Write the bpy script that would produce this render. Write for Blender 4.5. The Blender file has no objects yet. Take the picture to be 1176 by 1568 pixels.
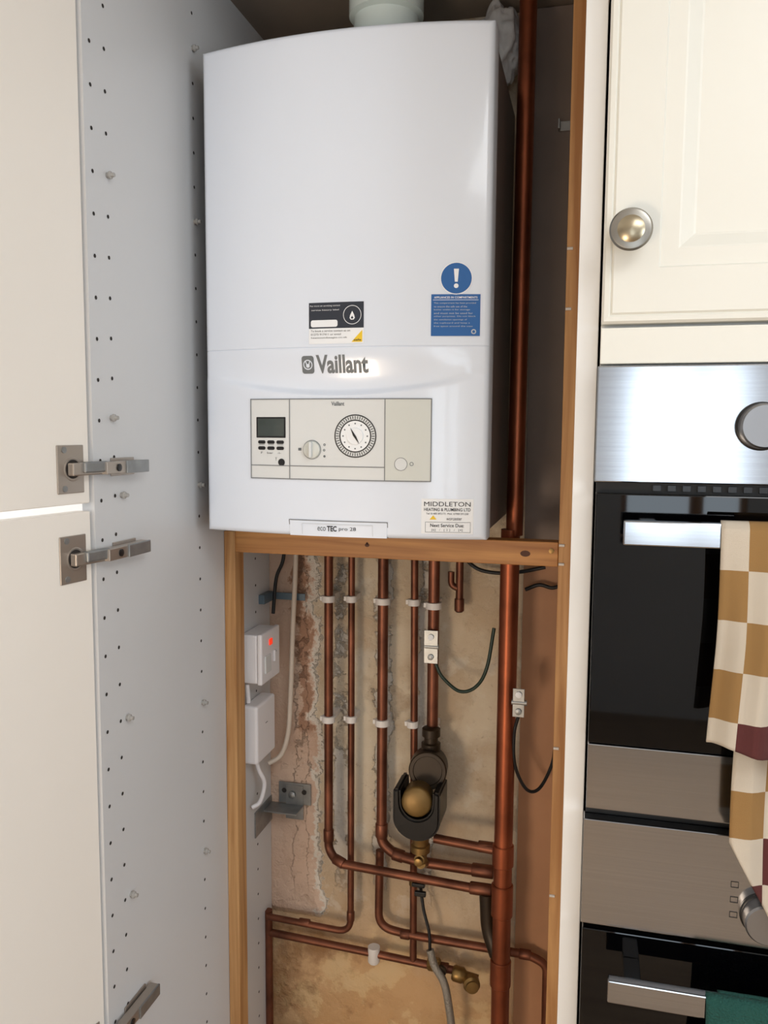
import bpy, bmesh, math, random
from mathutils import Vector, Matrix, noise
random.seed(4)
D=bpy.data; COL=bpy.context.scene.collection
XL,XR,YF,YB=-.474,.126,-.252,.338      # cupboard inner faces (m); z=0 is the underside of the boiler
ZFL,ZC,ZT=-1.345,1.10,.885             # floor, ceiling, cupboard top

# ---------------------------------------------------------------- materials
def s2l(c):
    return tuple(((v/255)/12.92 if v/255<=.04045 else ((v/255+.055)/1.055)**2.4) for v in c)
def M(name,col,rough=.5,metal=0,var=0,vs=8,bump=0,bs=60,coat=0,stretch=(1,1,1),emit=0,spec=.5,aniso=0,alpha=1,trans=0):
    m=D.materials.new(name); m.use_nodes=True; nt=m.node_tree; n=nt.nodes; b=n['Principled BSDF']
    c=s2l(col)
    b.inputs['Base Color'].default_value=(*c,1); b.inputs['Roughness'].default_value=rough; b.inputs['Metallic'].default_value=metal
    b.inputs['Coat Weight'].default_value=coat; b.inputs['Coat Roughness'].default_value=.06; b.inputs['Specular IOR Level'].default_value=spec
    b.inputs['Anisotropic'].default_value=aniso; b.inputs['Transmission Weight'].default_value=trans
    if emit:
        b.inputs['Emission Color'].default_value=(*c,1); b.inputs['Emission Strength'].default_value=emit
    tc=n.new('ShaderNodeTexCoord'); mp=n.new('ShaderNodeMapping'); mp.inputs['Scale'].default_value=stretch
    nt.links.new(tc.outputs['Object'],mp.inputs[0])
    if var:
        t=n.new('ShaderNodeTexNoise'); t.inputs['Scale'].default_value=vs; t.inputs['Detail'].default_value=6
        r=n.new('ShaderNodeValToRGB'); r.color_ramp.elements[0].position=.3; r.color_ramp.elements[1].position=.7
        r.color_ramp.elements[0].color=(*[v*(1-var) for v in c],1); r.color_ramp.elements[1].color=(*[min(1,v*(1+var)) for v in c],1)
        nt.links.new(mp.outputs[0],t.inputs['Vector']); nt.links.new(t.outputs[0],r.inputs[0]); nt.links.new(r.outputs[0],b.inputs['Base Color'])
    if bump:
        t=n.new('ShaderNodeTexNoise'); t.inputs['Scale'].default_value=bs; t.inputs['Detail'].default_value=5
        bp=n.new('ShaderNodeBump'); bp.inputs['Strength'].default_value=bump; bp.inputs['Distance'].default_value=.004
        nt.links.new(mp.outputs[0],t.inputs['Vector']); nt.links.new(t.outputs[0],bp.inputs['Height']); nt.links.new(bp.outputs[0],b.inputs['Normal'])
    return m
def wood(name,c1,c2,axis,rough=.5):
    m=M(name,c1,rough); nt=m.node_tree; n=nt.nodes; b=n['Principled BSDF']
    tc=n.new('ShaderNodeTexCoord'); mp=n.new('ShaderNodeMapping')
    sc=[60,60,60]; sc[axis]=3; mp.inputs['Scale'].default_value=sc
    t=n.new('ShaderNodeTexNoise'); t.inputs['Scale'].default_value=1; t.inputs['Detail'].default_value=6; t.inputs['Distortion'].default_value=.6
    r=n.new('ShaderNodeValToRGB'); r.color_ramp.elements[0].position=.35; r.color_ramp.elements[1].position=.65
    r.color_ramp.elements[0].color=(*s2l(c1),1); r.color_ramp.elements[1].color=(*s2l(c2),1)
    nt.links.new(tc.outputs['Object'],mp.inputs[0]); nt.links.new(mp.outputs[0],t.inputs['Vector']); nt.links.new(t.outputs[0],r.inputs[0]); nt.links.new(r.outputs[0],b.inputs['Base Color'])
    return m
WHITE=M('boiler_white_enamel',(226,233,244),.20,coat=.3)
BODY=M('boiler_side_grey',(92,86,84),.45)
PALEG=M('panel_pale_grey',(220,222,221),.25)
PALEC=M('panel_flap_cream',(210,212,205),.3)
LINE=M('gap_line_grey',(120,122,124),.5)
LINEL=M('gap_line_light',(188,192,196),.4)
LOGO=M('logo_grey',(98,104,108),.4)
BLACK=M('black_plastic',(18,18,20),.3)
JACK=M('filter_black_jacket',(9,9,11),.35,spec=.3)
LCD=M('lcd_glass',(58,66,62),.12,coat=.5)
INK=M('ink_black',(30,30,36),.6)
BLUE=M('sticker_blue',(12,90,160),.4)
PAPER=M('sticker_white',(240,242,244),.4)
YEL=M('sticker_yellow',(240,200,40),.5)
NAVY=M('sticker_dark',(40,46,58),.35)
MELA=M('melamine_panel',(207,206,205),.4,var=.02,vs=3)
DOORW=M('door_cream_melamine',(238,230,219),.38,var=.02,vs=2)
CREAM=M('cream_painted_door',(226,224,214),.35)
POSTW=M('end_panel_cream',(230,229,226),.35)
HOLE=M('hole_dark',(40,34,30),.8)
PEG=M('clear_peg',(170,166,160),.2)
STEEL=M('brushed_steel',(166,168,172),.13,metal=1,var=.05,vs=2,stretch=(2,2,220))
STEELK=M('knob_steel',(150,150,152),.36,metal=1)
CHROME=M('hinge_nickel',(172,162,152),.30,metal=.75)
GALV=M('galvanised_steel',(150,152,152),.4,metal=.8,var=.15,vs=40)
STRAPB=M('strap_blue_grey',(100,118,130),.4,metal=.3)
GLASSB=M('oven_black_glass',(3,3,4),.03,spec=.38)
GAPB=M('shadow_gap_black',(10,10,10),.6)
PEWTER=M('knob_pewter',(150,146,138),.3,metal=1)
BRASSK=M('knob_worn_face',(168,156,132),.28,metal=1)
COPPER=M('copper_aged',(118,74,56),.46,metal=.8,var=.45,vs=16)
COPPERB=M('copper_bright',(142,78,52),.38,metal=.85,var=.35,vs=10)
BRASS=M('brass_fitting',(140,112,68),.38,metal=.85,var=.2,vs=30)
CAPB=M('filter_cap_bronze',(118,92,48),.40,metal=.5,var=.15,vs=30)
BRASSD=M('brass_tarnished',(48,36,22),.42,metal=.4,var=.2,vs=30)
CLIPW=M('pipe_clip_white',(226,221,216),.5)
PLAST=M('white_plastic_box',(240,237,238),.35)
RED=M('neon_red',(235,50,20),.3,emit=.8)
WCAB=M('white_cable_pvc',(214,200,184),.45)
BCAB=M('black_cable_pvc',(16,16,18),.5)
GCAB=M('green_earth_cable',(20,44,32),.45)
HOSE=M('braided_hose_grey',(150,144,134),.4,metal=.5,bump=.6,bs=400)
PINE=wood('pine_bar',(160,102,52),(206,148,84),0)
PINEV=wood('pine_batten',(166,114,64),(206,158,104),2)
KNOT=M('pine_knot',(84,44,20),.6)
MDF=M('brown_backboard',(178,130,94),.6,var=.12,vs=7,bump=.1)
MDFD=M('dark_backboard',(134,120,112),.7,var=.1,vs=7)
GT=M('towel_green',(22,74,66),.95,bump=1,bs=400)
FLUEM=M('flue_white',(226,240,238),.25)
SHEET=M('polythene_sheet',(190,190,190),.35,bump=.4,bs=20)
WALLM=M('wall_paint',(222,221,219),.7,var=.03,vs=3)
CEILM=M('ceiling_paint',(238,237,234),.8)
FLOORM=wood('oak_floor',(146,120,96),(172,148,120),0,.5)
TOPM=M('cupboard_top_board',(140,128,116),.7,var=.1,vs=6)

def cloth():
    m=D.materials.new('towel_check_cotton'); m.use_nodes=True; nt=m.node_tree; n=nt.nodes; L=nt.links.new; b=n['Principled BSDF']; b.inputs['Roughness'].default_value=.95
    uv=n.new('ShaderNodeUVMap'); uv.uv_map='weave'; sp=n.new('ShaderNodeSeparateXYZ'); L(uv.outputs[0],sp.inputs[0])
    def m_(op,a,c=0):
        q=n.new('ShaderNodeMath'); q.operation=op
        for i,v in enumerate((a,c)):
            if isinstance(v,(int,float)): q.inputs[i].default_value=v
            else: L(v,q.inputs[i])
        return q.outputs[0]
    a=m_('FLOOR',m_('DIVIDE',m_('ADD',sp.outputs[0],.010),.034)); c=m_('FLOOR',m_('DIVIDE',m_('ADD',sp.outputs[1],.004),.050))
    par=m_('MODULO',m_('ADD',a,c),2)
    # maroon squares alternate with tan down every column below the first rows
    mar=m_('GREATER_THAN',m_('MODULO',m_('ADD',a,c),4),2.5)
    mar=m_('MULTIPLY',mar,m_('GREATER_THAN',c,1.5))
    def mix(f,x,y):
        q=n.new('ShaderNodeMix'); q.data_type='RGBA'; L(f,q.inputs[0])
        for i,v in ((6,x),(7,y)):
            if isinstance(v,tuple): q.inputs[i].default_value=(*s2l(v),1)
            else: L(v,q.inputs[i])
        return q.outputs[2]
    c1=mix(mar,(160,122,72),(92,42,40)); L(mix(par,(212,199,180),c1),b.inputs['Base Color'])
    t=n.new('ShaderNodeTexNoise'); t.inputs['Scale'].default_value=500; bp=n.new('ShaderNodeBump'); bp.inputs['Strength'].default_value=.6; bp.inputs['Distance'].default_value=.003; L(t.outputs[0],bp.inputs['Height']); L(bp.outputs[0],b.inputs['Normal'])
    return m
CHECK=cloth()
def plaster():
    m=D.materials.new('old_plaster_wall'); m.use_nodes=True; nt=m.node_tree; n=nt.nodes; L=nt.links.new; b=n['Principled BSDF']
    b.inputs['Roughness'].default_value=.85
    tc=n.new('ShaderNodeTexCoord'); sp=n.new('ShaderNodeSeparateXYZ'); L(tc.outputs['Object'],sp.inputs[0])
    def nz(scale,detail=6,dist=0,st=(1,1,1),rough=.6,off=0):
        mp=n.new('ShaderNodeMapping'); mp.inputs['Scale'].default_value=st; mp.inputs['Location'].default_value=(off,off,off); L(tc.outputs['Object'],mp.inputs[0])
        t=n.new('ShaderNodeTexNoise'); t.inputs['Scale'].default_value=scale; t.inputs['Detail'].default_value=detail; t.inputs['Distortion'].default_value=dist; t.inputs['Roughness'].default_value=rough
        L(mp.outputs[0],t.inputs['Vector']); return t.outputs[0]
    def ramp(x,a,c):
        r=n.new('ShaderNodeMapRange'); r.inputs[1].default_value=a; r.inputs[2].default_value=c; L(x,r.inputs[0]); return r.outputs[0]
    def math_(op,a,c):
        q=n.new('ShaderNodeMath'); q.operation=op
        for i,v in enumerate((a,c)):
            if isinstance(v,(int,float)): q.inputs[i].default_value=v
            else: L(v,q.inputs[i])
        return q.outputs[0]
    def mix(f,a,c):
        q=n.new('ShaderNodeMix'); q.data_type='RGBA'; L(f,q.inputs[0])
        for i,v in ((6,a),(7,c)):
            if isinstance(v,tuple): q.inputs[i].default_value=(*s2l(v),1)
            else: L(v,q.inputs[i])
        return q.outputs[2]
    z=sp.outputs[2]; x=sp.outputs[0]
    big=nz(3,5); mid=nz(8,10,.1,rough=.6); fine=nz(90,8,rough=.7); blot=nz(7,8,.1,rough=.62,off=5); blot2=nz(12,8,.1,rough=.62,off=3)
    c=mix(ramp(big,.4,.6),(208,188,160),(222,208,184))
    c=mix(math_('MULTIPLY',ramp(mid,.48,.60),.55),c,(188,160,128))
    c=mix(math_('MULTIPLY',ramp(blot2,.56,.62),.45),c,(226,217,200))
    c=mix(math_('MULTIPLY',ramp(blot,.60,.68),.5),c,(158,124,92))
    xw=math_('ADD',x,math_('MULTIPLY',math_('SUBTRACT',nz(14,8,0,rough=.75,off=7),.5),.07))
    w=math_('SINE',math_('MULTIPLY',math_('ADD',xw,.345),math.tau/.085),0)
    ridge=math_('MULTIPLY',ramp(w,.45,.58),math_('MULTIPLY',ramp(nz(10,8,0,off=11,rough=.7),.42,.47),ramp(x,-.09,-.13)))
    ridge=math_('MULTIPLY',ridge,ramp(z,-.80,-.70))
    c=mix(math_('MULTIPLY',ridge,.75),c,(212,207,198))
    c=mix(math_('MULTIPLY',ramp(fine,.60,.70),.40),c,(146,118,92))
    zz=math_('ADD',z,math_('MULTIPLY',math_('SUBTRACT',mid,.5),.5))
    c=mix(math_('MULTIPLY',ramp(zz,-.66,-.98),.7),c,(204,152,90))
    c=mix(math_('MULTIPLY',math_('MULTIPLY',ramp(zz,-.8,-.9),ramp(blot2,.52,.56)),.5),c,(228,200,150))
    c=mix(math_('MULTIPLY',math_('MULTIPLY',ramp(zz,-.85,-.95),ramp(blot,.54,.60)),.5),c,(140,96,56))
    edge=math_('ADD',x,math_('MULTIPLY',math_('SUBTRACT',nz(9,9,.2,rough=.75),.5),.15))
    pink=math_('MULTIPLY',ramp(edge,-.372,-.375),ramp(z,-.84,-.83))
    pc=mix(ramp(big,.4,.62),(218,190,168),(208,174,150))
    c=mix(pink,c,pc)
    lip=math_('MULTIPLY',math_('MULTIPLY',ramp(edge,-.387,-.383),ramp(edge,-.368,-.373)),ramp(z,-.84,-.83))
    c=mix(math_('MULTIPLY',lip,.85),c,(230,223,210))
    brk=math_('MULTIPLY',math_('MULTIPLY',ramp(edge,-.418,-.414),ramp(edge,-.389,-.393)),ramp(z,-.46,-.44))
    c=mix(math_('MULTIPLY',brk,.8),c,(164,120,92))
    L(c,b.inputs['Base Color'])
    bp=n.new('ShaderNodeBump'); bp.inputs['Strength'].default_value=.8; bp.inputs['Distance'].default_value=.008
    h=math_('ADD',math_('MULTIPLY',ramp(mid,.47,.58),.5),math_('MULTIPLY',fine,.32)); h=math_('ADD',h,math_('MULTIPLY',ridge,1.0)); h=math_('ADD',h,math_('MULTIPLY',pink,1.2)); h=math_('SUBTRACT',h,math_('MULTIPLY',ramp(blot,.59,.66),.5)); L(h,bp.inputs['Height']); L(bp.outputs[0],b.inputs['Normal'])
    return m
PLASTER=plaster()

# ---------------------------------------------------------------- mesh helpers
def group(name,loc=(0,0,0),rotz=0):
    e=D.objects.new(name,None); e.empty_display_size=.05; e.location=loc; e.rotation_euler=(0,0,rotz); COL.objects.link(e); return e
def obj(name,bm,mats,parent=None,smooth=False):
    me=D.meshes.new(name); bm.normal_update(); bm.to_mesh(me); bm.free()
    if not isinstance(mats,(list,tuple)): mats=[mats]
    for m in mats: me.materials.append(m)
    if smooth:
        for p in me.polygons: p.use_smooth=True
    o=D.objects.new(name,me); COL.objects.link(o)
    if parent: o.parent=parent
    return o
def autos(o,ang=35):
    me=o.data
    for p in me.polygons: p.use_smooth=True
    me.set_sharp_from_angle(angle=math.radians(ang)); return o
def box(name,x0,x1,y0,y1,z0,z1,mat,parent=None,bev=.0,seg=2):
    bm=bmesh.new(); bmesh.ops.create_cube(bm,size=1)
    for v in bm.verts:
        v.co=Vector(((x0+x1)/2+v.co.x*abs(x1-x0),(y0+y1)/2+v.co.y*abs(y1-y0),(z0+z1)/2+v.co.z*abs(z1-z0)))
    if bev: bmesh.ops.bevel(bm,geom=bm.edges[:],offset=bev,segments=seg,affect='EDGES',profile=.5)
    return obj(name,bm,mat,parent)
def tube(name,pts,r,mat,parent=None,fillet=0,seg=20,caps=True,smooth_curve=False):
    P=[Vector(p) for p in pts]
    if smooth_curve:
        Q=[]
        E=[P[0]*2-P[1]]+P+[P[-1]*2-P[-2]]
        for i in range(1,len(E)-2):
            for k in range(8):
                t=k/8; a,b,c,d=E[i-1],E[i],E[i+1],E[i+2]
                Q.append(.5*((2*b)+(c-a)*t+(2*a-5*b+4*c-d)*t*t+(3*b-a-3*c+d)*t**3))
        Q.append(P[-1]); P=Q
    elif fillet:
        Q=[P[0]]
        for i in range(1,len(P)-1):
            a=(P[i-1]-P[i]); b=(P[i+1]-P[i]); la,lb=a.length,b.length; f=min(fillet,la*.45,lb*.45)
            A=P[i]+a/la*f; B=P[i]+b/lb*f
            for k in range(9):
                t=k/8; Q.append(A*(1-t)**2+P[i]*2*t*(1-t)+B*t*t)
        Q.append(P[-1]); P=Q
    bm=bmesh.new(); rings=[]; up=None
    for i,p in enumerate(P):
        t=((P[min(i+1,len(P)-1)]-p).normalized()+(p-P[max(i-1,0)]).normalized()).normalized()
        if up is None:
            up=t.orthogonal().normalized()
        up=(up-t*up.dot(t)).normalized(); s=t.cross(up)
        rings.append([bm.verts.new(p+(up*math.cos(a)+s*math.sin(a))*r) for a in [2*math.pi*k/seg for k in range(seg)]])
    for a,b in zip(rings,rings[1:]):
        for k in range(seg): bm.faces.new((a[k],a[(k+1)%seg],b[(k+1)%seg],b[k]))
    if caps: bm.faces.new(rings[0][::-1]); bm.faces.new(rings[-1])
    bmesh.ops.recalc_face_normals(bm,faces=bm.faces[:])
    return autos(obj(name,bm,mat,parent),50)
def lathe(name,prof,origin,axis,mat,parent=None,seg=40,ang=40):
    """prof=[(radius,distance along axis)]"""
    ax=Vector(axis).normalized(); u=ax.orthogonal().normalized(); w=ax.cross(u); o=Vector(origin)
    bm=bmesh.new(); rings=[]
    for r,h in prof:
        rings.append([bm.verts.new(o+ax*h+(u*math.cos(a)+w*math.sin(a))*max(r,.00001)) for a in [2*math.pi*k/seg for k in range(seg)]])
    for a,b in zip(rings,rings[1:]):
        for k in range(seg): bm.faces.new((a[k],a[(k+1)%seg],b[(k+1)%seg],b[k]))
    bm.faces.new(rings[0][::-1]); bm.faces.new(rings[-1])
    bmesh.ops.recalc_face_normals(bm,faces=bm.faces[:])
    return autos(obj(name,bm,mat,parent),ang)

# ---------------------------------------------------------------- boiler
BW,BH=.44,.72
def sst(t): t=max(0,min(1,t)); return t*t*(3-2*t)
def by(x,z):
    u=(x+.22)/.22; y=-.027*(1-u*u)
    v=(x+.22)/.19; s=max(0,1-v*v)
    zc=.240-.022*s; zs=.279
    d=.0090*s**.8 if s>0 else 0
    if zc<z<zs: y+=d*sst((zs-z)/(zs-zc))
    elif z<=zc: y+=(d+.001)*(1-sst((zc-z)/.011))-.001
    if abs(z-zs)<.0014 and z<zs: y+=.0012
    e=.008
    m=min(x+BW,-x,z,BH-z)
    if m<e: y+=e-math.sqrt(max(0,e*e-(e-m)**2))
    return y
boiler=group('wall_mounted_gas_boiler')
def build_cover():
    bm=bmesh.new()
    xs=[-.44+v for v in (0,.0008,.002,.004,.006)]+[-.432+.424*i/64 for i in range(65)]+[-.006,-.004,-.002,-.0008,0]
    zs=[0,.0008,.002,.004,.006]+[.008+.182*i/16 for i in range(17)]+[.19+.0885*i/80 for i in range(1,81)]+[.279,.2795]+[.285+.427*i/26 for i in range(27)]+[.714,.716,.718,.7192,.72]
    g=[[bm.verts.new((x,by(x,z),z)) for x in xs] for z in zs]
    for j in range(len(zs)-1):
        for i in range(len(xs)-1): bm.faces.new((g[j][i],g[j][i+1],g[j+1][i+1],g[j+1][i]))
    per=[g[0][i] for i in range(len(xs))]+[g[j][-1] for j in range(1,len(zs))]+[g[-1][i] for i in range(len(xs)-2,-1,-1)]+[g[j][0] for j in range(len(zs)-2,0,-1)]
    back=[bm.verts.new((v.co.x,.045,v.co.z)) for v in per]
    for i in range(len(per)):
        k=(i+1)%len(per); bm.faces.new((per[k],per[i],back[i],back[k]))
    bm.faces.new(back)
    bmesh.ops.recalc_face_normals(bm,faces=bm.faces[:])
    return autos(obj('front_cover',bm,WHITE,boiler),50)
build_cover()
box('casing',-.436,-.004,.045,YB-.004,.006,.714,BODY,boiler,.004)
def grid2(name,x0,x1,z0,z1,off,mat,par=None,thick=0,n=14,slant=0):
    bm=bmesh.new(); nx=max(1,int(abs(x1-x0)/.006)); nz=max(1,int(abs(z1-z0)/.012))
    g=[[bm.verts.new((x0+(x1-x0)*i/nx,by(x0+(x1-x0)*i/nx,z0+(z1-z0)*j/nz)-off,z0+(z1-z0)*j/nz)) for i in range(nx+1)] for j in range(nz+1)]
    for j in range(nz):
        for i in range(nx): bm.faces.new((g[j][i],g[j][i+1],g[j+1][i+1],g[j+1][i]))
    return obj(name,bm,mat,par or boiler,True)
def disc2(name,cx,cz,r,off,mat,r0=0,seg=40,a0=0,a1=2*math.pi):
    bm=bmesh.new(); N=seg
    out=[bm.verts.new((cx+r*math.cos(a0+(a1-a0)*k/N),0,cz+r*math.sin(a0+(a1-a0)*k/N))) for k in range(N+1)]
    if r0>0:
        inn=[bm.verts.new((cx+r0*math.cos(a0+(a1-a0)*k/N),0,cz+r0*math.sin(a0+(a1-a0)*k/N))) for k in range(N+1)]
        for k in range(N): bm.faces.new((inn[k],out[k],out[k+1],inn[k+1]))
    else:
        c=bm.verts.new((cx,0,cz))
        for k in range(N): bm.faces.new((c,out[k],out[k+1]))
    for v in bm.verts: v.co.y=by(v.co.x,v.co.z)-off
    return obj(name,bm,mat,boiler)
def poly2(name,pts,off,mat):
    bm=bmesh.new(); bm.faces.new([bm.verts.new((x,by(x,z)-off,z)) for x,z in pts]); bmesh.ops.recalc_face_normals(bm,faces=bm.faces[:])
    return obj(name,bm,mat,boiler)
def rrect(cx,cz,w,h,r,n=5):
    p=[]
    for sx,sz,a in ((1,1,0),(-1,1,90),(-1,-1,180),(1,-1,270)):
        for k in range(n+1):
            t=math.radians(a+90*k/n); p.append((cx+sx*(w/2-r)+r*math.cos(t),cz+sz*(h/2-r)+r*math.sin(t)))
    return p
def text2(name,s,cx,cz,width,height,off,mat,bold=0,surf=None,par=None):
    cu=D.curves.new('tmp','FONT'); cu.body=s; cu.size=1; cu.offset=bold; cu.resolution_u=3; cu.align_x='CENTER'
    to=D.objects.new('tmp',cu); COL.objects.link(to); bpy.context.view_layer.update()
    dg=bpy.context.evaluated_depsgraph_get(); me=D.meshes.new_from_object(to.evaluated_get(dg)); D.objects.remove(to)
    xs=[v.co.x for v in me.vertices]; ys=[v.co.y for v in me.vertices]
    if not xs: return
    sx=width/(max(xs)-min(xs)); sy=height/(max(ys)-min(ys)); mx=(max(xs)+min(xs))/2; my=(max(ys)+min(ys))/2
    f=surf or by
    for v in me.vertices:
        x=cx+(v.co.x-mx)*sx; z=cz+(v.co.y-my)*sy; v.co=Vector((x,f(x,z)-off,z))
    me.materials.clear(); me.materials.append(mat)
    o=D.objects.new(name,me); COL.objects.link(o); o.parent=par or boiler; return o
# logo
text2('logo_word','Vaillant',-.2115,.254,.079,.0265,.0006,LOGO,.03)
poly2('logo_badge',rrect(-.264,.2535,.019,.0255,.004),.0006,LOGO)
disc2('logo_ring',-.264,.2535,.0072,.0010,WHITE,.0058)
disc2('logo_hare',-.264,.2520,.0028,.0012,WHITE)
poly2('logo_ear_1',[(-.2665,.2535),(-.265,.2535),(-.2665,.2585),(-.268,.2585)],.0012,WHITE); poly2('logo_ear_2',[(-.263,.2535),(-.2615,.2535),(-.260,.2585),(-.2615,.2585)],.0012,WHITE)
# service sticker
grid2('service_sticker_dark',-.261,-.178,.305,.342,.0006,NAVY)
grid2('service_sticker_paper',-.261,-.178,.283,.305,.0006,PAPER)
poly2('service_field',rrect(-.2375,.312,.041,.010,.003),.0010,PAPER)
disc2('flame_ring',-.195,.3235,.0135,.0010,PAPER,.0127)
poly2('flame',[(-.199,.319),(-.197,.3165),(-.193,.3165),(-.191,.319),(-.192,.323),(-.195,.329),(-.198,.323)],.0010,PAPER)
poly2('flame_core',[(-.197,.319),(-.195,.3175),(-.193,.319),(-.195,.322)],.0013,NAVY)
text2('service_head_a','For more on servicing contact',-.236,.337,.046,.0028,.001,PAPER)
text2('service_head_b','service history label',-.236,.331,.042,.0026,.001,PAPER)
text2('service_line_1','To book a service contact us on',-.228,.3015,.060,.0028,.001,INK)
text2('service_line_2','01273 917411 or email',-.235,.2965,.046,.0028,.001,INK)
text2('service_line_3','heatsoundseagas.co.uk',-.230,.2915,.055,.0028,.001,INK)
poly2('safety_triangle',[(-.196,.285),(-.180,.285),(-.180,.302)],.001,YEL)
text2('safety_word','safe',-.187,.288,.011,.003,.0014,INK,.01)
# blue warning label
grid2('warning_label_backing',-.082,-.014,.292,.398,.0003,WHITE)
disc2('warning_circle',-.047,.372,.0225,.0010,PAPER); disc2('warning_circle_blue',-.047,.372,.0212,.0013,BLUE)
poly2('exclamation',[(-.0505,.385),(-.0435,.385),(-.045,.367),(-.049,.367)],.0018,PAPER); disc2('exclamation_dot',-.047,.3615,.0032,.0018,PAPER)
grid2('warning_text_block',-.0815,-.0135,.292,.350,.0010,BLUE)
text2('warning_title','APPLIANCES IN COMPARTMENTS',-.0475,.3455,.060,.0030,.0014,PAPER,.01)
grid2('warning_rule',-.079,-.016,.3418,.3424,.0014,PAPER)
for i,l in enumerate(['This compartment has been provided','to ensure the safe use of the','boiler within it for storage','and must not be used for','other purposes. Do not block','the ventilation openings of','the cupboard and keep a','free space around the case']):
    w=.058-(.004*((i*7)%4)); text2('warning_line_%d'%i,l,-.0775+w/2,.3375-i*.0046,w,.0026,.0014,LINEL)
disc2('warning_logo',-.022,.298,.0035,.0014,LINEL,.002)
# installer sticker
grid2('installer_sticker',-.092,-.018,.009,.060,.0004,PAPER)
text2('installer_name','MIDDLETON',-.055,.0525,.066,.0066,.001,INK)
text2('installer_line','HEATING & PLUMBING LTD',-.055,.0445,.066,.0045,.001,INK,.01)
text2('installer_tel','Tel: 01483 892173  Mob: 07900 591250',-.055,.0385,.060,.0026,.001,INK)
poly2('gas_mark',[(-.080,.030),(-.070,.030),(-.075,.036)],.001,YEL); text2('installer_badge','worcester',-.045,.031,.022,.004,.001,INK)
for n_,a in (('box_top',(-.086,-.022,.0258,.0263)),('box_bottom',(-.086,-.022,.0112,.0117)),('box_l',(-.0862,-.0857,.0112,.0263)),('box_r',(-.0222,-.0217,.0112,.0263))): grid2(n_,*a,.0009,LOGO)
text2('next_service','Next Service Due:',-.055,.0215,.048,.005,.001,INK,.01)
text2('date_boxes','[6]   /   [ 2 ]   /   [4]',-.055,.0145,.044,.0035,.001,LOGO)
# control panel
cx0,cx1,cz0,cz1=-.357,-.079,.085,.2035
grid2('control_panel',cx0,cx1,cz0,cz1,.0009,PALEG)
grid2('control_flap',-.146,cx1,cz0,cz1,.0013,PALEC)
def fr(nm,x0,x1,z0,z1,off=.0019,t=.0007,mat=LINE):
    grid2(nm+'_t',x0-t,x1+t,z1-t,z1+t,off,mat); grid2(nm+'_b',x0-t,x1+t,z0-t,z0+t,off,mat); grid2(nm+'_l',x0-t,x0+t,z0,z1,off,mat); grid2(nm+'_r',x1-t,x1+t,z0,z1,off,mat)
fr('panel_frame',cx0,cx1,cz0,cz1)
grid2('divider_1',-.2925,-.2913,cz0,cz1,.0019,LINE); grid2('divider_2',-.1462,-.1450,cz0,cz1,.0019,LINE)
grid2('panel_ledge',cx0,-.146,.104,.1052,.0019,LINE)
text2('panel_logo','Vaillant',-.216,.1965,.020,.006,.0014,LOGO,.02)
poly2('lcd_frame',rrect(-.323,.1615,.049,.031,.001),.0014,BLACK); poly2('lcd_screen',rrect(-.323,.1615,.044,.026,.001),.0018,LCD)
for r_ in range(2):
    for c_ in range(3): poly2('button_%d%d'%(r_,c_),rrect(-.3385+c_*.0155,.1395-r_*.009,.0125,.0052,.0024),.0016,BLACK)
for c_ in range(3): poly2('button_dash_%d'%c_,rrect(-.3385+c_*.0155,.1355,.010,.0006,.0002),.0016,LOGO)
text2('button_text','F   bar   -i-',-.323,.1235,.034,.003,.0014,LOGO)
text2('key_symbol','Y',-.3145,.1145,.003,.005,.0014,LOGO)
disc2('interface_port',-.3055,.1095,.0055,.0016,BLACK)
disc2('mode_knob_ring',-.2560,.1290,.0142,.0016,LOGO,.0135); lathe('mode_knob',[(.013,0),(.0125,.005),(.0115,.0058),(0.0001,.006)],(-.256,by(-.256,.129),.129),(0,-1,0),PALEC,boiler)
box('mode_knob_grip',-.258,-.254,by(-.256,.129)-.012,by(-.256,.129)-.004,.1175,.1405,PALEG,boiler,.0012)
for nm,(a,b) in {'mark_on':(-.2365,.1365),'mark_off':(-.2365,.1195),'mark_tap':(-.2370,.1285)}.items(): disc2(nm,a,b,.0018,.0014,LOGO,.0008 if nm!='mark_off' else 0)
poly2('mark_radiator',rrect(-.2755,.1295,.005,.004,.0004),.0014,LOGO)
disc2('clock_rim',-.1895,.1495,.0315,.0016,BLACK,.0298); disc2('clock_ring',-.1895,.1495,.0298,.0015,PALEG); disc2('clock_black_ring',-.1895,.1495,.0240,.0018,BLACK,.0222); disc2('clock_face',-.1895,.1495,.0222,.0017,PAPER)
for k in range(48):
    a=2*math.pi*k/48; c,s=math.cos(a),math.sin(a); r0,r1=(.0250,.0292) if k%2 else (.0244,.0292); w=.00055
    poly2('clock_tick_%02d'%k,[(-.1895+c*r0-s*w,.1495+s*r0+c*w),(-.1895+c*r1-s*w,.1495+s*r1+c*w),(-.1895+c*r1+s*w,.1495+s*r1-c*w),(-.1895+c*r0+s*w,.1495+s*r0-c*w)],.0019,BLACK)
for k in range(12):
    a=2*math.pi*k/12; disc2('clock_hour_%02d'%k,-.1895+.0182*math.cos(a),.1495+.0182*math.sin(a),.0012,.0020,LOGO,seg=8)
lathe('clock_hub',[(.0125,0),(.012,.003),(.0001,.0035)],(-.1895,by(-.1895,.1495)-.001,.1495),(0,-1,0),PAPER,boiler)
hy=by(-.1895,.1495)-.0052
bm=bmesh.new(); bm.faces.new([bm.verts.new((-.1895+x,hy,.1495+z)) for x,z in ((-.0066,.0125),(-.0024,.0008),(.0072,-.0118),(.0026,-.0006))]); bmesh.ops.recalc_face_normals(bm,faces=bm.faces[:]); obj('clock_pointer',bm,BLACK,boiler)
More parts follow.
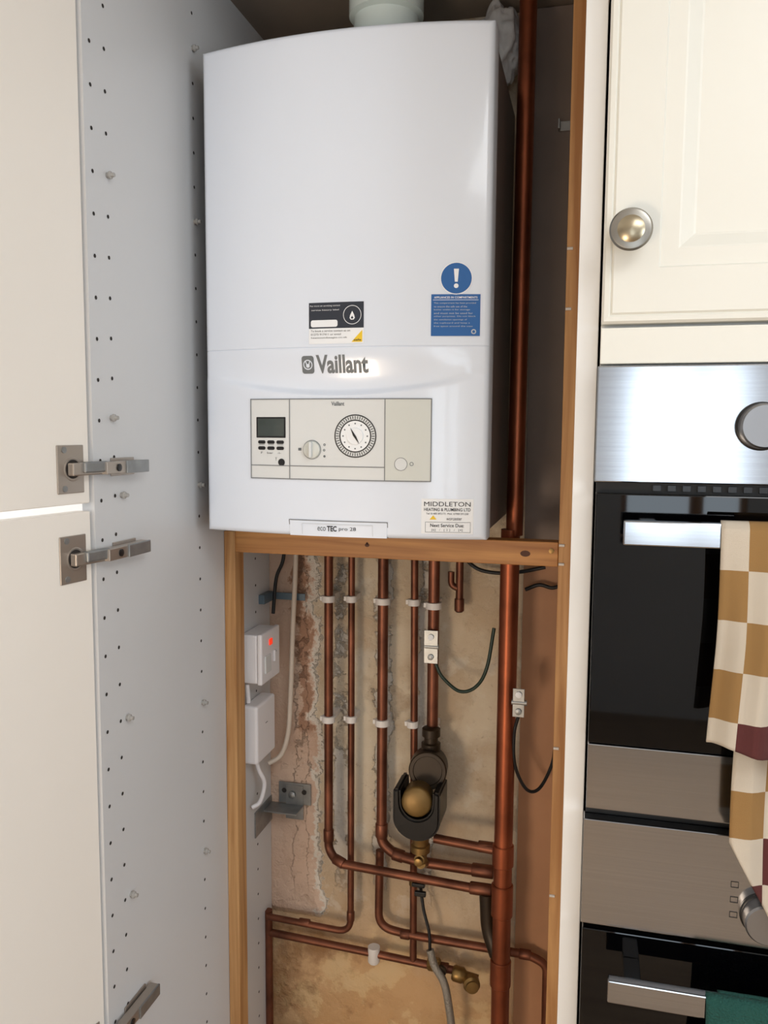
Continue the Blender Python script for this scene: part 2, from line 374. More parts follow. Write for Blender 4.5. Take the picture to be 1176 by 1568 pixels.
disc2('power_button_ring',-.1220,.1095,.0095,.0020,LINE,.0088); disc2('power_button',-.1220,.1095,.0088,.0018,PALEG); disc2('power_symbol',-.1065,.1100,.0028,.0020,LOGO,.0021)
# name tab, flush with the bottom edge
bm=bmesh.new()
f0=[bm.verts.new((x,by(x,.009)-.0010,z)) for x,z in [(-.2925+.151*i/20,.0235) for i in range(21)]]
f1=[bm.verts.new((v.co.x*.992-.0016,v.co.y,.0006)) for v in f0]
b0=[bm.verts.new((v.co.x,v.co.y+.012,v.co.z)) for v in f0]; b1=[bm.verts.new((v.co.x,v.co.y+.012,v.co.z)) for v in f1]
for i in range(20):
    bm.faces.new((f1[i],f1[i+1],f0[i+1],f0[i])); bm.faces.new((f0[i],f0[i+1],b0[i+1],b0[i])); bm.faces.new((b1[i],b1[i+1],f1[i+1],f1[i]))
bm.faces.new((f0[0],b0[0],b1[0],f1[0])); bm.faces.new((f0[-1],f1[-1],b1[-1],b0[-1]))
bmesh.ops.recalc_face_normals(bm,faces=bm.faces[:]); autos(obj('name_tab',bm,WHITE,boiler))
def tsurf(x,z): return by(x,.012)-.0010
text2('name_tab_text_1','eco',-.2410,.0118,.013,.0060,.0008,LOGO,0,tsurf); text2('name_tab_text_2','TEC',-.2250,.0125,.015,.0082,.0008,INK,.03,tsurf); text2('name_tab_text_3','pro 28',-.2010,.0120,.026,.0068,.0008,INK,.0,tsurf)
for nm,a in (('tab_line_l',(-.272,-.2715,.003,.019)),('tab_line_r',(-.163,-.1625,.003,.019)),('tab_line_t',(-.272,-.1625,.0188,.0194)),('tab_edge_t',(-.2935,-.1405,.0232,.0246)),('tab_edge_l',(-.2938,-.2924,0.001,.0242)),('tab_edge_r',(-.1420,-.1405,0.001,.0242))):
    grid2(nm,*a,.0014 if 'edge' in nm else .0030,LINE if 'edge' in nm else LINEL)

# flue on top
flue=group('boiler_flue')
lathe('flue_collar',[(.066,0),(.066,.014),(.058,.018),(.058,.05),(.062,.052),(.062,.06),(.054,.064),(.052,.10),(.060,.104),(.060,.16)],(-.196,.165,.7145),(0,0,1),FLUEM,flue)
sh=group('polythene_wrap')
bm=bmesh.new(); bmesh.ops.create_icosphere(bm,subdivisions=5,radius=1)
for v in bm.verts:
    d=noise.noise(v.co*2.2)*.22+noise.noise(v.co*6)*.10; q=v.co*(1+d)
    v.co=Vector((-.028+q.x*.044,.27+q.y*.042,.80+q.z*.066))
obj('wrap',bm,SHEET,sh,True)

# ---------------------------------------------------------------- room shell and cupboard
box('floor',-2.6,2.6,-3.9,.45,ZFL-.05,ZFL,FLOORM)
box('ceiling',-2.6,2.6,-3.9,.45,ZC,ZC+.05,CEILM)
w=box('wall_back',XL-.02,2.6,YB,YB+.10,ZFL,ZC,PLASTER)
box('wall_back_painted',-2.6,XL-.02,YB,YB+.10,ZFL,ZC,WALLM)
def addbox(bm,x0,x1,y0,y1,z0,z1):
    r=bmesh.ops.create_cube(bm,size=1)
    for v in r['verts']: v.co=Vector(((x0+x1)/2+v.co.x*(x1-x0),(y0+y1)/2+v.co.y*(y1-y0),(z0+z1)/2+v.co.z*(z1-z0)))
wx0,wx1,wz0,wz1=.30,.92,-.42,.58
bm=bmesh.new()
addbox(bm,-2.6,wx0,-3.95,-3.85,ZFL,ZC); addbox(bm,wx1,2.6,-3.95,-3.85,ZFL,ZC); addbox(bm,wx0,wx1,-3.95,-3.85,ZFL,wz0); addbox(bm,wx0,wx1,-3.95,-3.85,wz1,ZC)
obj('wall_rear',bm,WALLM)
bm=bmesh.new()
for a in ((wx0,wx0+.03,wz0,wz1),(wx1-.03,wx1,wz0,wz1),(wx0,wx1,wz0,wz0+.03),(wx0,wx1,wz1-.03,wz1),(.645,.71,wz0,wz1)): addbox(bm,a[0],a[1],-3.93,-3.87,a[2],a[3])
obj('window_1',bm,PINEV)
def side_wall(name,xa,xb,vy0,vy1,vz0,vz1,win):
    bm=bmesh.new()
    addbox(bm,xa,xb,-3.9,vy0,ZFL,ZC); addbox(bm,xa,xb,vy1,.45,ZFL,ZC); addbox(bm,xa,xb,vy0,vy1,ZFL,vz0); addbox(bm,xa,xb,vy0,vy1,vz1,ZC)
    obj(name,bm,WALLM)
    bm=bmesh.new()
    for a in ((vy0,vy0+.05,vz0,vz1),(vy1-.05,vy1,vz0,vz1),(vy0,vy1,vz0,vz0+.05),(vy0,vy1,vz1-.05,vz1)): addbox(bm,xa+.02,xb-.02,a[0],a[1],a[2],a[3])
    obj(win,bm,POSTW)
side_wall('wall_left',-2.70,-2.60,-1.30,-.20,-.30,.80,'added_window_left')  # unseen window, added so fill light can reach the door gap
side_wall('wall_right',2.60,2.70,-2.90,-1.50,-.45,.85,'added_window_right')  # unseen window, added as an opening for the main fill
# cupboard
cup=group('tall_cupboard')
def holes_panel():
    bm=bmesh.new(); bmesh.ops.create_cube(bm,size=1)
    for v in bm.verts: v.co=Vector(((XL-.009)+v.co.x*.018,(YF+YB-.002)/2+v.co.y*(YB-.002-YF),(ZFL+ZT)/2+v.co.z*(ZT-ZFL)))
    obj('side_panel',bm,MELA,cup)
    bm=bmesh.new()
    for yy,ph in ((-.237,.636),(-.205,.640),(.037,.641),(.265,.641)):
        z=ph+.052*4
        while z>ZFL+.1:
            c=bmesh.ops.create_circle(bm,cap_ends=True,radius=.0026,segments=14,matrix=Matrix.Translation((XL+.0004,yy,z))@Matrix.Rotation(math.pi/2,4,'Y'))
            z-=.052
    bmesh.ops.recalc_face_normals(bm,faces=bm.faces[:])
    obj('shelf_pin_holes',bm,HOLE,cup)
    for i,(yy,z) in enumerate(((-.205,.484),(.037,.745),(.037,.484),(-.21,.172),(-.19,.068),(.037,.068),(-.19,-.244),(.037,-.296),(-.19,-.504),(.037,-.556))):
        lathe('shelf_pin_%d'%i,[(.0035,0),(.0035,.003),(.005,.004),(.005,.006),(.0028,.007),(.0028,.011)],(XL,yy,z),(1,0,0),PEG,cup,16)
holes_panel()
box('top_panel',XL-.018,XR+.024,YF,YB-.002,ZT,ZT+.018,TOPM,cup)
box('end_panel',XR,XR+.0225,YF,YB-.002,ZFL,ZT,POSTW,cup,.001)
box('batten_near_side',XL+.0005,XL+.021,.128,.165,ZFL+.002,-.018,PINEV,cup,.001)
box('batten_far_side',XR-.027,XR-.0005,.128,.165,ZFL+.002,ZT-.002,PINEV,cup,.001)
for i,z in enumerate((.435,.345,-.02,-.05,-.35,-.6)): tube('batten_nail_%d'%i,[(.0995,.127,z),(.108,.127,z)],.0022,CLIPW,cup)
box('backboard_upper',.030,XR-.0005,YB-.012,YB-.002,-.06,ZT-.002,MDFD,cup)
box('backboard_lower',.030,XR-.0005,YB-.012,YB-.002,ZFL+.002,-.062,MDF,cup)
bar=group('timber_crossbar')
box('bar',XL+.001,XR-.0275,.132,.166,-.055,-.016,PINE,bar,.0015)
for i,(x,z) in enumerate(((-.463,-.034),(.088,-.03))): lathe('screw_%d'%i,[(.0042,0),(.0042,.001),(.002,.0013)],(x,.132,z),(0,-1,0),BRASS,bar,16)
for i,(x,z,a,b) in enumerate(((.047,-.036,.008,.005),(-.215,-.033,.004,.003),(-.215,-.03,.002,.002))):
    bm=bmesh.new(); bm.faces.new([bm.verts.new((x+a*math.cos(t*math.pi/8),.1315,z+b*math.sin(t*math.pi/8))) for t in range(16)]); obj('knot_%d'%i,bm,KNOT,bar)
mb=group('mounting_bracket'); box('plate',.072,.118,YB-.0150,YB-.0125,.676,.692,GALV,mb,.0005); box('lip',.072,.075,YB-.03,YB-.0125,.676,.692,GALV,mb,.0005)

# cupboard doors, opened about 100 degrees, hinge at (-.478,-.256)
ang=math.radians(-9)
for nm,z0,z1,hzs in (('cupboard_door',.0625,ZT,(.107,)),('cupboard_door',ZFL+.1,.0520,(-.006,-.672))):
    g=group(nm,(-.478,-.256,0),ang)
    box('slab',-.020,0,-.598,0,z0,z1,DOORW,g,.0012)
    for hz in hzs:
        hh=group('concealed_hinge',(-.478,-.256,0),ang)
        box('cup_plate',.0003,.0022,-.055,-.011,hz-.030,hz+.030,CHROME,hh,.0008)
        lathe('cup',[(.0150,0),(.0150,.0003),(.0142,.0006),(.013,.0006),(.012,.0003)],(.0021,-.030,hz),(1,0,0),CHROME,hh,28)
        lathe('cup_well',[(.0118,0),(.0118,.0002)],(.0026,-.030,hz),(1,0,0),HOLE,hh,28)
        for s in (-1,1): lathe('plate_screw_%d'%s,[(.004,0),(.004,.001),(.001,.0012)],(.0021,-.044,hz+s*.024),(1,0,0),GALV,hh,12)
        box('link_outer',.003,.013,-.040,.012,hz-.0080,hz+.0080,CHROME,hh,.0015)
        box('link_inner',.006,.017,-.024,.018,hz-.005,hz+.009,GALV,hh,.002)
        k=group('hinge_arm'); k.parent=hh; k.matrix_parent_inverse=(Matrix.Translation((-.478,-.256,0))@Matrix.Rotation(ang,4,'Z')).inverted()
        box('mount_plate',XL+.0003,XL+.003,-.215,-.160,hz-.012,hz+.012,CHROME,k,.0008)
        box('arm',XL+.004,XL+.018,-.248,-.150,hz-.0080,hz+.0080,CHROME,k,.001)
        box('arm_cover',XL+.017,XL+.0205,-.205,-.150,hz-.0085,hz+.0085,GALV,k,.001)
        lathe('arm_screw',[(.005,0),(.005,.0015),(.002,.002)],(XL+.018,-.222,hz),(1,0,0),BLACK,k,14)

# ---------------------------------------------------------------- pipework
pw=group('copper_pipework')
Y1=.298
def cp(nm,pts,r,mat=COPPER,f=.03): return tube(nm,pts,r,mat,pw,fillet=f)
cp('flow_pipe',[(-.333,.286,.004),(-.333,.286,-.662),(-.310,.274,-.680),(-.022,.262,-.686)],.0085,f=.02)
cp('expansion_pipe',[(-.291,Y1,.004),(-.291,Y1,-.835),(-.469,Y1,-.829)],.0065)
cp('return_pipe',[(-.229,Y1,.004),(-.229,Y1,-.640),(-.200,Y1-.004,-.658),(-.152,Y1-.01,-.662),(-.010,Y1-.01,-.664)],.0100,f=.015)
cp('gas_pipe',[(-.234,.306,-.66),(-.236,.306,-.818),(-.17,.304,-.824),(.060,.304,-.826),(.092,.304,-.84),(.094,.304,-1.34)],.0080,f=.03)
cp('cold_pipe',[(-.171,.306,.004),(-.165,.306,-.880)],.0070)
cp('heating_pipe',[(-.130,.29,.004),(-.130,.29,-.405)],.0105)
cp('stub_pipe',[(-.084,.30,.004),(-.084,.30,-.160)],.0070); cp('stub_branch',[(-.100,.30,-.10),(-.100,.30,-.125),(-.084,.30,-.132)],.006,f=.008)
lathe('stub_cap',[(.009,0),(.009,.022),(.006,.025)],(-.084,.30,-.150),(0,0,-1),COPPER,pw,20)
cp('riser_lower',[(.013,.238,-.010),(.012,.238,-.70),(.014,.238,-1.34)],.0165,COPPERB)
cp('riser_upper',[(.0195,.238,-.02),(.0235,.238,ZT-.002)],.0145,COPPERB)
cp('bottom_run',[(-.469,.306,-.868),(-.25,.306,-.876),(-.070,.306,-.884)],.0075)
cp('corner_drop',[(-.469,.306,-.82),(-.467,.306,-1.34)],.008)
cp('branch_a',[(-.118,.262,-.598),(.006,.250,-.600)],.0085)
cp('floor_run',[(-.46,.306,-1.085),(-.03,.306,-1.10)],.008)
cp('offset_piece',[(-.018,.262,-.69),(-.014,.262,-.76),(.004,.25,-.80)],.0145,BRASSD,f=.02)
for i,(p,ax,r,l) in enumerate([((-.333,.286,-.62),(0,0,-1),.0102,.025),((-.318,.278,-.674),(1,-.3,-.25),.0102,.022),((-.229,Y1,-.600),(0,0,-1),.012,.028),((-.205,Y1-.004,-.656),(1,0,-.2),.012,.022),((-.05,.263,-.685),(1,0,0),.0115,.04),((-.05,.288,-.663),(1,0,0),.0125,.04),((-.035,.256,-.599),(1,0,0),.0105,.03),((-.291,Y1,-.79),(0,0,-1),.0078,.02),((.012,.238,-.655),(0,0,-1),.0195,.06),((.012,.238,-.58),(0,0,-1),.0192,.04),((.012,.238,-.80),(0,0,-1),.019,.05),((-.12,.306,-.881),(1,0,0),.0095,.025),((-.40,.3,-.831),(1,0,0),.008,.022),((.04,.304,-.826),(1,0,0),.0095,.022),((-.19,.304,-.824),(1,0,0),.0095,.018)]):
    lathe('coupler_%d'%i,[(r*.92,0),(r,.0015),(r,l-.0015),(r*.92,l)],p,ax,COPPER if i not in(8,9,10) else COPPERB,pw,24)
for r_,z in enumerate((-.161,-.397)):
    for i,(x,y,r) in enumerate(((-.333,.286,.0085),(-.291,.298,.0065),(-.229,.298,.010),(-.171,.306,.007),(-.130,.29,.0105))):
        zz=z-(x+.333)*.01
        lathe('pipe_clip_%d%d'%(r_,i),[(r+.001,-.0065),(r+.0042,-.006),(r+.0042,.006),(r+.001,.0065)],(x,y,zz),(0,0,1),CLIPW,pw,24)
        box('clip_base_%d%d'%(r_,i),x-.007,x+.007,y+r,YB,zz-.006,zz+.006,CLIPW,pw,.001)
        box('clip_tab_%d%d'%(r_,i),x-r-.0085,x-r-.001,y-.003,y+.004,zz-.0045,zz+.0045,CLIPW,pw,.001)
# filter
mf=group('magnetic_heating_filter',(.010,0,.010))
lathe('top_nut',[(.014,0),(.017,.002),(.017,.016),(.013,.018),(.013,.028),(.018,.030),(.018,.046),(.014,.05)],(-.140,.280,-.402),(0,0,-1),BRASSD,mf,6*6)
lathe('rear_drum',[(.020,-.03),(.034,-.028),(.035,-.02),(.035,.016),(.033,.018),(.027,.018),(.026,.016),(.0001,.016)],(-.141,.262,-.474),(.1,-1,.10),BRASSD,mf,48)
lathe('front_cap',[(.026,-.04),(.0272,0),(.0272,.006),(.0258,.009),(.0225,.0105),(.015,.0122),(.0001,.013)],(-.150,.205,-.512),(.10,-1,.12),CAPB,mf,48,45)
bm=bmesh.new(); N=28; pr=[]
for k in range(N+1):
    a=math.pi+math.pi*k/N; pr.append((-.150+.043*math.cos(a),-.545+.040*math.sin(a)))
out=[(-.193,-.492)]+pr+[(-.107,-.492)]; inn=[(-.180,-.490)]+[(-.150+.029*math.cos(math.pi+math.pi*k/N),-.515+.030*math.sin(math.pi+math.pi*k/N)) for k in range(N+1)]+[(-.120,-.490)]
fo=[bm.verts.new((x,.196,z)) for x,z in out]; fi=[bm.verts.new((x,.196,z)) for x,z in inn]; bo=[bm.verts.new((x,.275,z)) for x,z in out]; bi=[bm.verts.new((x,.275,z)) for x,z in inn]
for k in range(len(out)-1):
    bm.faces.new((fo[k],fo[k+1],fi[k+1],fi[k])); bm.faces.new((bo[k+1],bo[k],bi[k],bi[k+1])); bm.faces.new((fo[k+1],fo[k],bo[k],bo[k+1])); bm.faces.new((fi[k],fi[k+1],bi[k+1],bi[k]))
bm.faces.new((fo[0],fi[0],bi[0],bo[0])); bm.faces.new((fo[-1],bo[-1],bi[-1],fi[-1])); bmesh.ops.recalc_face_normals(bm,faces=bm.faces[:]); bmesh.ops.bevel(bm,geom=[e for e in bm.edges if e.is_manifold and e.calc_face_angle(0)>.9],offset=.004,segments=3,affect='EDGES'); obj('jacket',bm,JACK,mf)
lathe('lower_neck',[(.024,0),(.024,.012),(.017,.024),(.015,.040),(.018,.042),(.018,.054),(.010,.058)],(-.150,.240,-.570),(0,0,-1),BRASS,mf,36)
lathe('drain_valve',[(.010,-.02),(.010,.010),(.0075,.011),(.0075,.020),(.004,.021)],(-.151,.245,-.640),(0,-1,0),BRASS,mf,24)
lathe('valve_nut',[(.012,0),(.012,.016),(.009,.022)],(-.151,.252,-.632),(0,0,-1),BRASS,mf,6)
tube('link',[(-.151,.25,-.655),(-.150,.285,-.671)],.009,BRASS,mf)
# earth clamps
for nm,x,y,z,wd,h in (('earth_clamp',-.131,.272,-.237,.026,.062),('earth_clamp',.036,.205,-.306,.020,.050)):
    g=group(nm); box('tag_plate',x-wd/2,x+wd/2,y-.001,y+.001,z-h/2,z+h/2,GALV,g,.0006)
    for s in (-1,1): lathe('clamp_screw_%d'%s,[(.0055,0),(.0055,.003),(.002,.004)],(x,y-.001,z+s*h*.30),(0,-1,0),PAPER if s>0 else GALV,g,16)
    tube('clamp_band',[(x-.012,y+.003,z),(x+.014,y+.003,z)],.005,GALV,g)
gw=group('earth_cable')
tube('green_wire',[(-.122,.275,-.270),(-.108,.27,-.292),(-.075,.26,-.312),(-.045,.255,-.300),(-.025,.25,-.262),(-.014,.255,-.19)],.0032,GCAB,gw,smooth_curve=True)
bc=group('black_cable')
tube('cable_riser',[(.036,.215,-.33),(.028,.225,-.37),(.030,.235,-.43),(.050,.25,-.478),(.072,.27,-.482),(.092,.30,-.445),(.096,.31,-.40)],.0030,BCAB,bc,smooth_curve=True)
tube('cable_cross',[(.035,.31,-.128),(.060,.31,-.118),(.085,.31,-.122),(.105,.31,-.108),(.115,.30,-.06)],.0035,BCAB,bc,smooth_curve=True)
tube('cable_upper',[(-.08,.315,-.075),(-.05,.31,-.095),(-.01,.31,-.100),(.03,.31,-.095),(.07,.31,-.085)],.0035,BCAB,bc,smooth_curve=True)
tube('cable_near',[(-.425,.30,-.02),(-.430,.30,-.09),(-.445,.30,-.13),(-.452,.30,-.20)],.0035,BCAB,bc,smooth_curve=True)
tube('cable_low',[(-.150,.295,-.715),(-.142,.29,-.76),(-.130,.285,-.80),(-.128,.285,-.84)],.003,BCAB,bc,smooth_curve=True)
wc=group('white_cable')
tube('drop',[(-.408,.315,-.02),(-.410,.312,-.12),(-.416,.312,-.24),(-.420,.310,-.36),(-.424,.306,-.44),(-.437,.30,-.485),(-.458,.285,-.500)],.0048,WCAB,wc,smooth_curve=True)
tube('loop',[(-.458,.225,-.470),(-.455,.23,-.49),(-.448,.24,-.52),(-.455,.235,-.555),(-.468,.225,-.565)],.004,PLAST,wc,smooth_curve=True)
tube('link_up',[(-.466,.21,-.352),(-.466,.205,-.315)],.004,PLAST,wc)
# fused spur and receiver
fs=group('fused_spur_switch',(0,0,-.008))
box('back_box',XL+.0005,-.441,.193,.279,-.302,-.210,PLAST,fs,.003)
box('face_plate',-.4405,-.431,.191,.281,-.304,-.208,PLAST,fs,.003)
box('neon',-.431,-.4285,.226,.240,-.236,-.224,RED,fs,.0015); box('rocker',-.431,-.4265,.246,.256,-.272,-.250,PLAST,fs,.0015); box('rocker_mark',-.431,-.4262,.249,.253,-.253,-.2515,LINE,fs)
box('fuse_carrier',-.431,-.4285,.205,.232,-.285,-.252,PALEG,fs,.001)
rc=group('wireless_receiver_box',(0,0,-.015)); box('case',XL+.0005,-.443,.196,.286,-.452,-.340,PLAST,rc,.005,3); box('trim_line',-.4432,-.4426,.236,.246,-.384,-.3825,LINE,rc)
# strap + bracket
st=group('fixing_strap'); box('strap',-.462,-.395,.326,.328,-.177,-.163,STRAPB,st,.0006); box('strap_end',XL,-.462,.28,.328,-.179,-.161,STRAPB,st,.0006)
lb=group('angle_bracket')
box('wall_leg',-.455,-.386,YB-.006,YB-.003,-.600,-.556,GALV,lb,.0008); box('wall_leg_lower',-.440,-.402,YB-.007,YB-.004,-.632,-.560,GALV,lb,.0008)
box('panel_leg',XL+.0003,XL+.003,.25,.335,-.640,-.588,GALV,lb,.0008); box('web',XL,-.402,.29,.334,-.604,-.601,GALV,lb,.0006)
for i,(x,z) in enumerate(((-.443,-.573),(-.40,-.573),(-.420,-.615))): lathe('hole_%d'%i,[(.005,0),(.005,.0004)],(x,YB-.0072,z),(0,-1,0),HOLE,lb,16)
lathe('bolt',[(.008,0),(.008,.004),(.004,.006)],(-.425,YB-.008,-.580),(0,-1,0),GALV,lb,6)
# bottom valves + hose
dv=group('filling_loop_valve')
lathe('tee',[(.012,0),(.012,.03),(.009,.034)],(-.245,.306,-.862),(0,0,-1),CLIPW,dv,20); lathe('body_1',[(.010,0),(.013,.004),(.013,.022),(.009,.026)],(-.135,.298,-.872),(1,0,0),BRASS,dv,6); lathe('body_2',[(.012,0),(.015,.004),(.015,.02),(.010,.026),(.010,.05)],(-.085,.292,-.878),(1,0,-.15),BRASS,dv,18)
lathe('tap_head',[(.016,0),(.016,.012),(.012,.016),(.012,.02),(.004,.021)],(-.048,.285,-.885),(.3,-1,0),BRASS,dv,24); lathe('tap_disc',[(.010,0),(.010,.006)],(-.105,.285,-.872),(0,-1,0),BRASSD,dv,18)
box('lever',-.158,-.136,.275,.283,-.726,-.716,BLACK,dv,.002); lathe('iso_valve',[(.010,0),(.010,.02)],(-.165,.306,-.70),(0,0,-1),BRASS,dv,16); box('lever_stem',-.166,-.140,.285,.30,-.714,-.706,BLACK,dv,.002)
fh=group('braided_hose'); tube('hose',[(-.128,.285,-.835),(-.118,.28,-.862),(-.098,.27,-.885),(-.088,.265,-.92),(-.080,.262,-.98),(-.086,.262,-1.05),(-.10,.262,-1.2),(-.10,.262,-1.34)],.0075,HOSE,fh,smooth_curve=True)

# ---------------------------------------------------------------- kitchen run on the right
FX0,FX1=.151,.748; FY=-.252
hs=group('oven_housing_unit'); box('carcass',FX0,FX1,FY,YB-.002,ZFL,ZT,POSTW,hs); box('side_far',FX1,FX1+.02,FY,YB-.002,ZFL,ZT,POSTW,hs); box('filler_rail',FX0,FX1,-.270,FY,.2290,.2665,CREAM,hs,.001); box('lower_drawer_front',FX0,FX1,-.272,FY,-1.24,-.915,CREAM,hs,.002)
ud=group('kitchen_wall_door')
def frame_door(x0,x1,z0,z1):
    loops=[(0,-.2525),(0,-.2700),(.0025,-.2730),(.007,-.2735),(.009,-.2716),(.0110,-.2738),(.0555,-.2738),(.0572,-.2714),(.0745,-.2714),(.0765,-.2706),(.0890,-.2615),(.0915,-.2605)]
    bm=bmesh.new(); R=[]
    for i,y in loops: R.append([bm.verts.new(v) for v in ((x0+i,y,z0+i),(x1-i,y,z0+i),(x1-i,y,z1-i),(x0+i,y,z1-i))])
    for a,b in zip(R,R[1:]):
        for k in range(4): bm.faces.new((a[k],a[(k+1)%4],b[(k+1)%4],b[k]))
    bm.faces.new(R[-1]); bm.faces.new(R[0][::-1]); bmesh.ops.recalc_face_normals(bm,faces=bm.faces[:]); obj('framed_front',bm,CREAM,ud)
frame_door(FX0,FX1,.2705,ZT)
lathe('knob',[(.008,0),(.007,.010),(.0075,.016),(.017,.019),(.0208,.023),(.0212,.026),(.0195,.0285),(.0165,.0292)],(.1770,-.2735,.3600),(0,-1,0),PEWTER,ud,48)
lathe('knob_face',[(.0164,.0288),(.0155,.0280),(.012,.0300),(.006,.0318),(.0001,.0322)],(.1770,-.2735,.3600),(0,-1,0),BRASSK,ud,48)

def oven(name,ztop,zpan,zgl,zbot,trim):
    g=group(name)
    box('control_fascia',FX0-.002,FX1+.001,-.2745,FY-.001,zpan,ztop,STEEL,g,.0012)
    box('vent_gap',FX0,FX1,-.262,FY-.001,zgl,zpan,GAPB,g)
    for i in range(34): box('vent_slot_%02d'%i,.21+i*.015,.218+i*.015,-.2640,-.262,zgl+.003,zpan-.003,BLACK,g)
    box('door_glass',FX0,FX1,-.2745,FY-.001,zbot+(trim or 0),zgl,GLASSB,g,.0015)
    if trim: box('door_trim',FX0,FX1,-.2755,FY-.001,zbot,zbot+trim-.0005,STEEL,g,.0012)
    hz=zgl-.036
    box('handle_bar',.179,.72,-.327,-.315,hz-.0125,hz+.0125,STEEL,g,.0015)
    for i,x in enumerate((.205,.694)): box('handle_post_%d'%i,x-.009,x+.009,-.315,-.2745,hz-.009,hz+.009,STEEL,g,.0015)
    return g
ov=oven('built_in_oven',.2265,.104,.092,-.259,.0745)
lathe('fascia_knob_ring',[(.0248,0),(.0248,.002),(.0225,.0035)],(.3115,-.2745,.1640),(0,-1,0),BLACK,ov,48)
lathe('fascia_knob',[(.0228,.002),(.0225,.020),(.0208,.0225),(.0001,.0225)],(.3115,-.2745,.1640),(0,-1,0),STEELK,ov,48,30)
ov2=oven('built_in_oven',-.272,-.3945,-.400,-.905,.05)
lathe('fascia_knob_ring',[(.0238,0),(.0238,.002),(.022,.0035)],(.3380,-.2745,-.3560),(0,-1,0),BLACK,ov2,48)
lathe('fascia_knob',[(.0218,.002),(.0215,.020),(.0198,.0225),(.0001,.0225)],(.3380,-.2745,-.3560),(0,-1,0),STEELK,ov2,48,30)
for i,z in enumerate((-.326,-.343,-.360)):
    for nm,a in (('a',(.3045,.3125,z+.0028,z+.0034)),('b',(.3045,.3125,z-.0034,z-.0028)),('c',(.3045,.3051,z-.003,z+.003)),('d',(.3119,.3125,z-.003,z+.003))): box('icon_%d%s'%(i,nm),a[0],a[1],-.2750,-.2744,a[2],a[3],BLACK,ov2)
box('unit_gap',FX0,FX1,-.258,FY-.0005,-.2715,-.2595,GAPB,ov)

# towels
def towel(name,x1,hz,layers,mat,seed):
    g=group(name)
    for li,(side,x0,bot) in enumerate(layers):
        bm=bmesh.new(); uvl=bm.loops.layers.uv.new('weave'); step=.005; nx=int((x1-x0)/step)
        cols=[]; nz=70
        for i in range(nx+1):
            x=x0+i*step; zb=bot(x)
            col=[]; L=(hz+.0135)-zb
            for j in range(nz+1):
                s=j/nz; d=L*s
                yf=-.330 if side=='front' else -.3085
                if d<.012: 
                    t=d/.012; y=(-.321)+(yf+.321)*math.sin(t*math.pi/2); z=hz+.0145-(1-math.cos(t*math.pi/2))*.010
                else: y=yf; z=hz+.0135-d
                fall=min(1,d/.12)
                amp=(.007 if side=='front' else .004)*fall
                wv=math.sin((x-.272)*95+seed+d*3)*amp+math.sin((x-.272)*210+seed*2)*amp*.35
                y+= wv - (.006*fall if side=='front' else 0)
                xx=x+math.sin(d*14+seed)*.003*fall-.003*s*(1 if side=='front' else 0)
                v=bm.verts.new((xx,y,z)); col.append((v,(x-.272+.5,d+.5+.02*li)))
            cols.append(col)
        for i in range(nx):
            for j in range(nz):
                q=(cols[i][j],cols[i][j+1],cols[i+1][j+1],cols[i+1][j])
                f=bm.faces.new([a[0] for a in q]); f.smooth=True
                for lp,a in zip(f.loops,q): lp[uvl].uv=(a[1][0]-.5+.34,a[1][1]-.5)
        o=obj('fall_%s'%side,bm,mat,g); m=o.modifiers.new('t','SOLIDIFY'); m.thickness=.002; m.offset=0
    return g
towel('checked_tea_towel',.50,.056,[('front',.2705,lambda x:-.152-.25*max(0,x-.285)),('back',.297,lambda x:-.262-2.0*max(0,min(.05,x-.297))-.3*max(0,x-.345))],CHECK,.7)
towel('green_hand_towel',.52,-.436,[('front',.277,lambda x:-.80),('back',.29,lambda x:-.70)],GT,2.1)

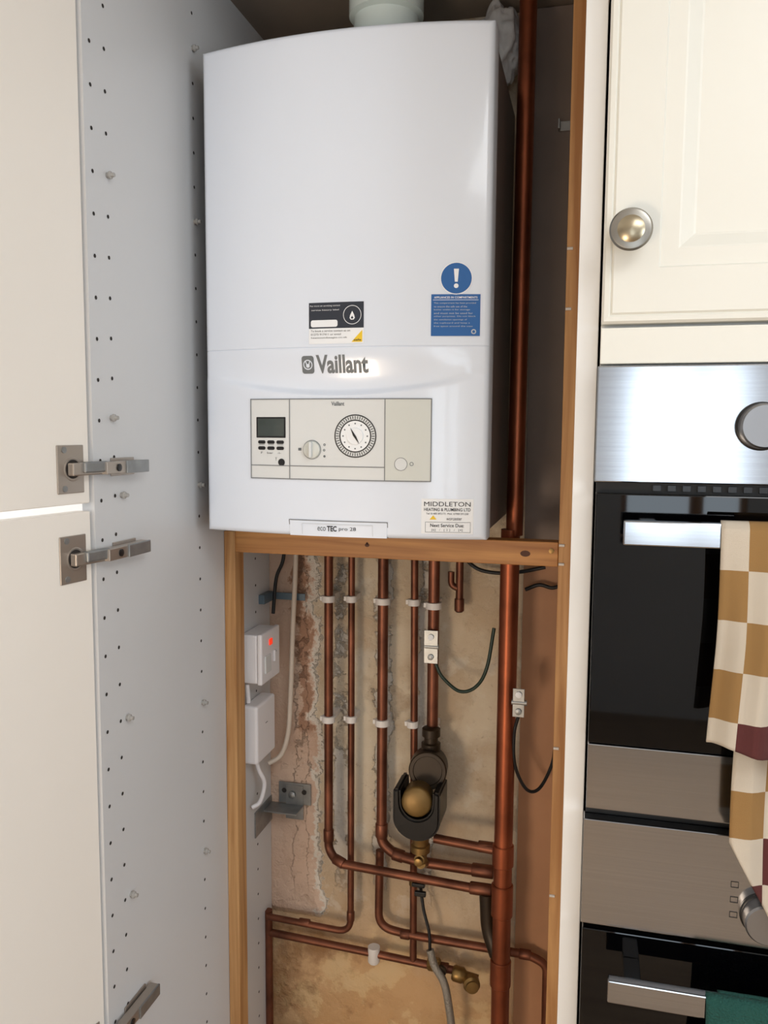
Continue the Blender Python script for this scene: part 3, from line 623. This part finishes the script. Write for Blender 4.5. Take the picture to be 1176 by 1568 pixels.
# ---------------------------------------------------------------- lights
def area(name,loc,tgt,sx,sy,e,col):
    l=D.lights.new(name,'AREA'); l.shape='RECTANGLE'; l.size=sx; l.size_y=sy; l.energy=e; l.color=col
    o=D.objects.new(name,l); COL.objects.link(o); o.location=loc; o.rotation_euler=(Vector(tgt)-Vector(loc)).to_track_quat('-Z','Y').to_euler(); return o
area('daylight_window',((wx0+wx1)/2,-3.98,(wz0+wz1)/2),((wx0+wx1)/2,0,(wz0+wz1)/2),.62,1.0,10,(.78,.90,1))
area('added_fill_left',(-2.74,-.75,.25),(0,-.75,.25),1.08,1.08,58,(.84,.92,1))  # added fill that brightens the gap between the cupboard doors
area('added_fill_right',(2.74,-2.2,.20),(0,-2.2,.20),1.38,1.28,42,(.84,.92,1))  # added main fill for the left side panel, out of view
area('added_fill_top',(.9,-1.5,ZC-.04),(.9,-1.5,ZFL),.9,.9,17,(.93,.97,1))  # added soft overhead fill, placed clear of visible reflections
area('added_fill_low_warm',(-.9,-3.2,-.95),(-.15,.2,-.85),.6,.6,28,(1,.80,.60))  # invented low fill, warms the lower cupboard; stands for no known lamp
wd=D.worlds.new('world'); bpy.context.scene.world=wd; wd.use_nodes=True; wd.node_tree.nodes['Background'].inputs[0].default_value=(.75,.85,1,1); wd.node_tree.nodes['Background'].inputs[1].default_value=.8

# ---------------------------------------------------------------- camera
yaw,pitch,roll=.2483,.0970,.0067
cy,sy=math.cos(yaw),math.sin(yaw)
f=Vector((-sy*math.cos(pitch),cy*math.cos(pitch),-math.sin(pitch))); r=Vector((cy,sy,0)); u=r.cross(f)
r2=r*math.cos(roll)+u*math.sin(roll); u2=-r*math.sin(roll)+u*math.cos(roll)
cam=D.cameras.new('camera'); cam.sensor_fit='VERTICAL'; cam.sensor_height=36; cam.lens=28.815; cam.clip_start=.02
co=D.objects.new('camera',cam); COL.objects.link(co)
co.matrix_world=Matrix(((r2.x,u2.x,-f.x,.1465),(r2.y,u2.y,-f.y,-1.1805),(r2.z,u2.z,-f.z,.1554),(0,0,0,1)))
bpy.context.scene.camera=co
bpy.context.scene.view_settings.view_transform='Standard'
